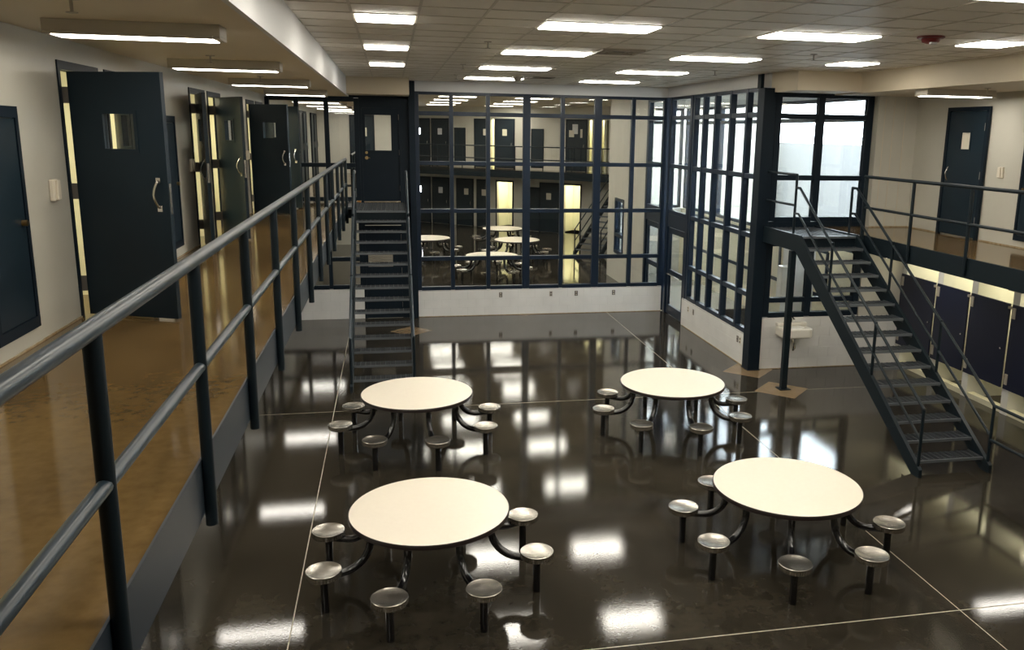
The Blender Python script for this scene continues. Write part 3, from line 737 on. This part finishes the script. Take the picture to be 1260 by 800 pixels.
# ------------------------------------------------------------------ lobby behind the side glass, with big windows to the outside
XO = 8.80; YN = 25.3
lb = struct('floor_lobby', B(XR+.2, XO, YR+.2, YN, -.15, .0), 'floor_pale')
struct('wall_lobby_east', B(XO, XO+.2, YR+.21, YN+.2, 0, 2.05), 'lobby_cream')
struct('wall_lobby_east_head', B(XO, XO+.2, YR+.21, YN+.2, 5.05, ZC), 'block_paint')
struct('wall_lobby_north', MB().box(XR+.2, XO, YN, YN+.2, 0, 2.05).box(XR+.2, XO, YN, YN+.2, 5.05, ZC), 'block_paint')
struct('ceiling_lobby', B(XR+.1, XO+.2, YR+.1, YN+.2, ZC, ZC+.1), 'band_paint')
struct('wall_lobby_side', MB().box(XR+.02, XR+.2, 21.48, 23.5, 0, ZC).box(XR+.02, XR+.2, 24.45, YN, 0, ZC).box(XR+.02, XR+.2, 23.5, 24.45, 0, .82).box(XR+.02, XR+.2, 23.5, 24.45, 2.43, ZC), 'wall_paint')
w12 = sroot('window_12', (0, 0, 0))
for y in (23.53, 24.42): part('mullion', B(XR, XR+.16, y-.05, y+.05, .82, 2.43), 'frame_blue', w12)
for z in (.86, 1.36, 2.39): part('transom', B(XR, XR+.16, 23.58, 24.37, z-.05, z+.05), 'frame_blue', w12)
for a, b in ((.91, 1.31), (1.41, 2.34)): part('pane', B(XR+.09, XR+.097, 23.58, 24.37, a, b), 'glass', w12)
glazing('window_8', 'y', XO+.1, [14.70, 19.25, 22.5, 25.25], [2.09, 4.62, 5.02], m='frame_blue')
glazing('window_9', 'x', YN+.1, [6.75, 7.7, 8.75], [2.09, 4.62, 5.02], m='frame_blue')
# matching glazed bay of the next room, beyond the back glass
tb = sroot('window_10', (0, 0, 0))
for u in (19.98, 21.38): part('mullion', B(XR+.02, XR+.14, u-.05, u+.1, 0, 5.13), 'frame_blue', tb)
for z in (2.47, 3.55, 4.65, 5.10): part('transom', B(XR+.03, XR+.13, 20.08, 21.33, z-.045, z+.045), 'frame_blue', tb)
part('header', B(XR+.03, XR+.13, 20.08, 21.33, 2.12, 2.425), 'frame_blue', tb)
for a, b in ((2.47, 3.55), (3.55, 4.65), (4.65, 5.10)): part('pane', B(XR+.076, XR+.084, 20.08, 21.33, a+.045, b-.045), 'glass', tb)
part('wall_fill', B(XR+.02, XR+.2, YB+.2, YB+.24, 0, ZC), 'frame_blue', tb)
gd2 = sroot('door_%d' % n, (XR+.08, 20.1, 0)); n += 1
for a, b in ((20.09, 20.22), (21.2, 21.32)): part('stile', B(XR+.055, XR+.105, a, b, .02, 2.1), 'frame_blue', gd2)
for a, b in ((.02, .24), (.98, 1.10), (1.97, 2.1)): part('door_rail', B(XR+.055, XR+.105, 20.22, 21.2, a, b), 'frame_blue', gd2)
part('pane', B(XR+.076, XR+.084, 20.22, 21.2, .24, .98), 'glass', gd2); part('pane', B(XR+.076, XR+.084, 20.22, 21.2, 1.10, 1.97), 'glass', gd2)
# yard outside
struct('ground_outside', B(-40, 70, -30, 90, -.6, -.5), 'exterior_white')
struct('wall_yard', B(14, 14.3, 12, 60, -.5, 4.05), 'yard_wall')
# low office window frame and cabinet glimpsed through the glass over the sink
t = thing('wall_cabinet', 'pale grey wall box seen through the low glass above the sink', 'box', (7.9, 15.7, 0))
part('pillar', B(7.75, 8.3, 15.6, 15.9, 0, 2.4), 'block_paint', t); part('phone_box', B(7.55, 7.78, 15.5, 15.72, 1.05, 1.75), 'porcelain', t, bevel=.02)
wf = sroot('window_11', (0, 0, 0))
for z in (1.0, 1.95): part('transom', B(XO-.03, XO, 16.0, 24.6, z-.04, z+.04), 'frame_blue', wf)
for y in (16.0, 18.2, 20.4, 22.6, 24.6): part('mullion', B(XO-.03, XO, y-.04, y+.04, 1.0, 1.95), 'frame_blue', wf)

# ------------------------------------------------------------------ the next room beyond the back glass
A = Vector((0.0, 42.4)); Bv = Vector((9.0, 34.4)); T = (Bv-A).normalized(); PH = math.atan2(T.y, T.x); Nn = Vector((T.y, -T.x))   # Nn points to the viewer
def dg(u, off=0.): p = A+T*u+Nn*off; return (p.x, p.y)
plan = [(-2.9, YB+.1), (XR+.2, YB+.1), (XR+.2, YN+.2), (7.60, 29.1), (13.2, 29.1), (13.2, 46), (-2.9, 46)]
struct('floor_next_room', MB().prism(plan, -.2, 0, 'z'), 'floor_dark')
struct('ceiling_next_room', MB().prism(plan, ZC, ZC+.1, 'z'), 'soffit_paint')
struct('wall_next_room_splay', MB().prism([(XR+.05, YN), (XR+.2, YN), (7.66, 29.05), (7.52, 29.05)], 0, ZC, 'z').box(7.52, 13.2, 29.05, 29.2, 0, ZC), 'wall_paint')
def droot(name, u, off, z): x, y = dg(u, off); return sroot(name, (x, y, z), PH, True)
w = droot('wall_next_room', 0, 0, 0)
# openings: lower ones are lit cells with the door open
lows = [(6.20, 7.06), (9.68, 10.50)]
mb = MB(); x = -3.
for a, b in lows: mb.box(x, a, 0, .15, 0, M-.1); mb.box(a, b, 0, .15, 2.12, M-.1); x = b
mb.box(x, 14.5, 0, .15, 0, M-.1)
ups = [(5.86, 6.05), (10.80, 11.08), (11.40, 11.75)]; x = -3.
for a, b in ups: mb.box(x, a, 0, .15, M-.1, ZC); mb.box(a, b, 0, .15, M+2.12, ZC); x = b
mb.box(x, 14.5, 0, .15, M-.1, ZC)
part('face', mb, 'wall_paint', w)
for z, lst in ((0, lows), (M, ups)):
    for a, b in lst:
        part('cell_back', MB().box(a-.5, b+.5, 1.5, 1.6, z, z+2.4).box(a-.5, a-.4, .15, 1.5, z, z+2.4).box(b+.4, b+.5, .15, 1.5, z, z+2.4).box(a-.5, b+.5, .15, 1.6, z+2.4, z+2.5).box(a-.5, b+.5, .15, 1.6, z-.06, z), 'cell_paint', w)
        x_, y_ = dg((a+b)/2, -.8)
        if a > 11.2: continue
        t = thing('cell_light', 'lit fixture in an open cell beyond the back glass', 'light', (x_, y_, z+2.4), 'cell lights of the next room', PH, True)
        part('housing', B(-.32, .32, -.32, .32, -.04, 0), 'housing', t); part('lens', B(-.3, .3, -.3, .3, -.06, -.04), 'lamp_cell', t)
fmz = tag(part('floor_mezzanine_next_room', B(-3, 14.5, -1.5, 0, M-.25, M), 'floor_brown'), kind='structure'); x, y = dg(0); fmz.location = (x, y, 0); fmz.rotation_euler = (0, 0, PH)
part('edge_channel', B(-3, 14.5, -1.53, -1.5, M-.30, M+.02), 'stair_paint', fmz)
x, y = dg(0, 1.5)
gr = thing('guard_rail', 'thin dark guard rail on the mezzanine beyond the back glass', 'railing', (x, y, M), None, PH, True)
for z in (1.0, .48): part('rail', MB().tube([(-2.9, 0, z), (13.1, 0, z)], .025, 8), 'stair_paint', gr, True)
for k in range(12): part('post', MB().tube([(-2.8+k*1.37, 0, .021), (-2.8+k*1.37, 0, 1.0)], .022, 8), 'stair_paint', gr, True)
def ndoor(u0, u1, z, label_kind='closed', lens='plastic_cream', m='door_paint', pos=.45):
    global n
    d = droot('door_%d' % n, u0, .0, z); n += 1
    wd = u1-u0
    part('frame', MB().box(0, .05, -.04, 0, 0, 2.15).box(wd-.05, wd, -.04, 0, 0, 2.15).box(.05, wd-.05, -.04, 0, 2.08, 2.15), 'navy', d)
    if label_kind != 'open':
        lf = part('leaf', B(.05, wd-.05, -.03, 0, .015, 2.08), m, d)
        c = .05+(wd-.1)*pos
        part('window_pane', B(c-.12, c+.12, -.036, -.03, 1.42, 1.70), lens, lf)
        part('pull_handle', MB().tube([(wd-.14, -.03, .95), (wd-.14, -.07, .98), (wd-.14, -.07, 1.1), (wd-.14, -.03, 1.13)], .012, 6), 'chrome', lf, True)
    return d
for z in (M, 0.):
    ndoor(1.45, 2.46, z, lens='pane_daylight_glow', pos=.30); ndoor(2.54, 3.55, z, pos=.5, lens='clear_lens')  # leftmost panes glow by themselves in place of daylight from the cells
ndoor(4.98, 5.80, M, pos=.8); ndoor(6.12, 7.15, M, pos=.5, lens='tile_yellow')
d = ndoor(9.74, 10.76, M, pos=.25); 
lf2 = part('notice_paper', B(.32, .58, -.034, -.03, 1.55, 1.95), 'paper', d); part('window_pane', B(.70, .80, -.036, -.03, 1.40, 1.75), 'plastic_cream', d)
ndoor(3.95, 4.92, 0., pos=.6, lens='plastic_cream'); ndoor(5.10, 5.80, 0., pos=.6); ndoor(8.46, 9.50, 0., pos=.45)
ndoor(6.16, 7.10, 0., 'open'); ndoor(9.64, 10.54, 0., 'open')
for u, l in ((3.85, 'dark hatch beyond the back glass, left one on its mezzanine'), (8.0, 'dark hatch beyond the back glass, right one on its mezzanine')):
    x, y = dg(u, 0); t = thing('access_panel', l, 'panel', (x, y, M+.08), 'wall access panels', PH, True)
    part('frame', MB().box(0, .04, -.025, 0, 0, 1.66).box(.6, .64, -.025, 0, 0, 1.66).box(.04, .6, -.025, 0, 0, .04).box(.04, .6, -.025, 0, 1.62, 1.66), 'navy', t); part('hatch', B(.04, .6, -.018, 0, .04, 1.62), 'door_paint', t)
x, y = dg(7.85, 0); t = thing('access_panel', 'dark hatch on the lower wall beyond the back glass', 'panel', (x, y, .02), 'wall access panels', PH, True)
part('frame', MB().box(0, .04, -.025, 0, 0, 1.9).box(.56, .6, -.025, 0, 0, 1.9).box(.04, .56, -.025, 0, 0, .04).box(.04, .56, -.025, 0, 1.86, 1.9), 'navy', t); part('hatch', B(.04, .56, -.018, 0, .04, 1.86), 'door_paint', t)
# stair of the next room, rising towards its far wall
xs, ys = 8.83, 32.5
stair('metal_stair', 'small dark stair seen through the back glass beside the cream wall', 1.1, .258, 'stair_paint', (xs, ys, 0), PH, land=.02)
# its left walkway, end walls and lights
struct('wall_left_next_room', B(XW-.2, XW, YB+.2, 33.0, 0, ZC), 'wall_paint')
fl2 = struct('floor_walkway_next_room', B(XW, XL, YB+.14, 33.0, M-.25, M), 'floor_brown')
part('edge_channel', B(XL, XL+.03, YB+.14, 33.0, M-.27, M+.02), 'stair_paint', fl2)
struct('wall_end_next_room', B(XW, .6, 33.0, 33.2, 0, ZC), 'wall_paint')
d = sroot('door_%d' % n, (-1.45, 33.0, M), 0, True); n += 1
part('frame', MB().box(0, .05, -.04, 0, 0, 2.12).box(.85, .9, -.04, 0, 0, 2.12).box(.05, .85, -.04, 0, 2.05, 2.12), 'navy', d)
lf = part('leaf', B(.05, .85, -.03, 0, .01, 2.05), 'door_paint', d); part('window_pane', B(.50, .62, -.035, -.03, 1.35, 1.66), 'tile_yellow', lf)
struct('wall_turn_next_room', B(.4, .6, 33.2, 45, 0, ZC), 'wall_paint')
struct('wall_far_east', B(13.0, 13.2, 29.2, 40, 0, ZC), 'wall_paint')
cz = struct('ceiling_walkway_next_room', B(XW, -.86, YB+.2, 33, ZM, ZM+.05), 'soffit_paint')
part('soffit_face', B(-.90, -.86, YB+.2, 33, ZM+.05, ZC), 'band_paint', cz)
for c in (23.0, 27.7, 31.6):
    for k in (0, 1):
        y0, y1 = (c-1.10, c-.09) if k == 0 else (c+.09, c+1.10)
        d = sroot('door_%d' % n, (XW, y0, M)); n += 1
        part('frame', MB().box(XW, XW+.05, y0, y0+.06, M, M+2.12).box(XW, XW+.05, y1-.06, y1, M, M+2.12).box(XW, XW+.05, y0+.06, y1-.06, M+2.05, M+2.12), 'navy', d)
        lf = part('leaf', B(XW, XW+.03, y0+.06, y1-.06, M+.01, M+2.05), 'door_paint', d); part('pull_handle', B(XW+.03, XW+.08, y1-.2, y1-.18, M+.95, M+1.15), 'chrome', lf)
for y, l in ((21.3, 'strip light of the next walkway, nearest beyond the glass'), (24.8, 'strip light of the next walkway, second beyond the glass'), (28.3, 'strip light of the next walkway, third beyond the glass'), (31.6, 'strip light of the next walkway, farthest beyond the glass')):
    strip(-2.25, -1.13, y, y+.26, ZM, l)
gr = thing('guard_rail', 'pipe guard rail of the walkway beyond the far glass', 'railing', (XL, 26, M))
for z in (3.665, 3.155): part('rail', MB().tube([(XL+.03, YB+1.5, z), (XL+.03, 32.9, z)], .025, 8), 'stair_paint', gr, True)
for k in range(8): part('post', MB().tube([(XL+.03, YB+1.6+1.42*k, 2.5), (XL+.03, YB+1.6+1.42*k, 3.65)], .025, 8), 'stair_paint', gr, True)
for c, xs_ in ((3, gx0+3*gp), (7, gx0+7*gp), (-1, gx0)):
    for k in range(6):
        y = gy0+5*gp*(k+4)+.6
        t = thing('ceiling_light', 'lit ceiling panel beyond the back glass', 'light', (xs_+gp, y, ZC), 'ceiling panels of the next room')
        part('frame', MB().box(xs_, xs_+.03, y, y+gp, ZC-.03, ZC).box(xs_+2*gp-.03, xs_+2*gp, y, y+gp, ZC-.03, ZC).box(xs_+.03, xs_+2*gp-.03, y, y+.03, ZC-.03, ZC).box(xs_+.03, xs_+2*gp-.03, y+gp-.03, y+gp, ZC-.03, ZC), 't_bar', t)
        part('diffuser', B(xs_+.03, xs_+2*gp-.03, y+.03, y+gp-.03, ZC-.02, ZC-.005), 'lamp_panel', t)
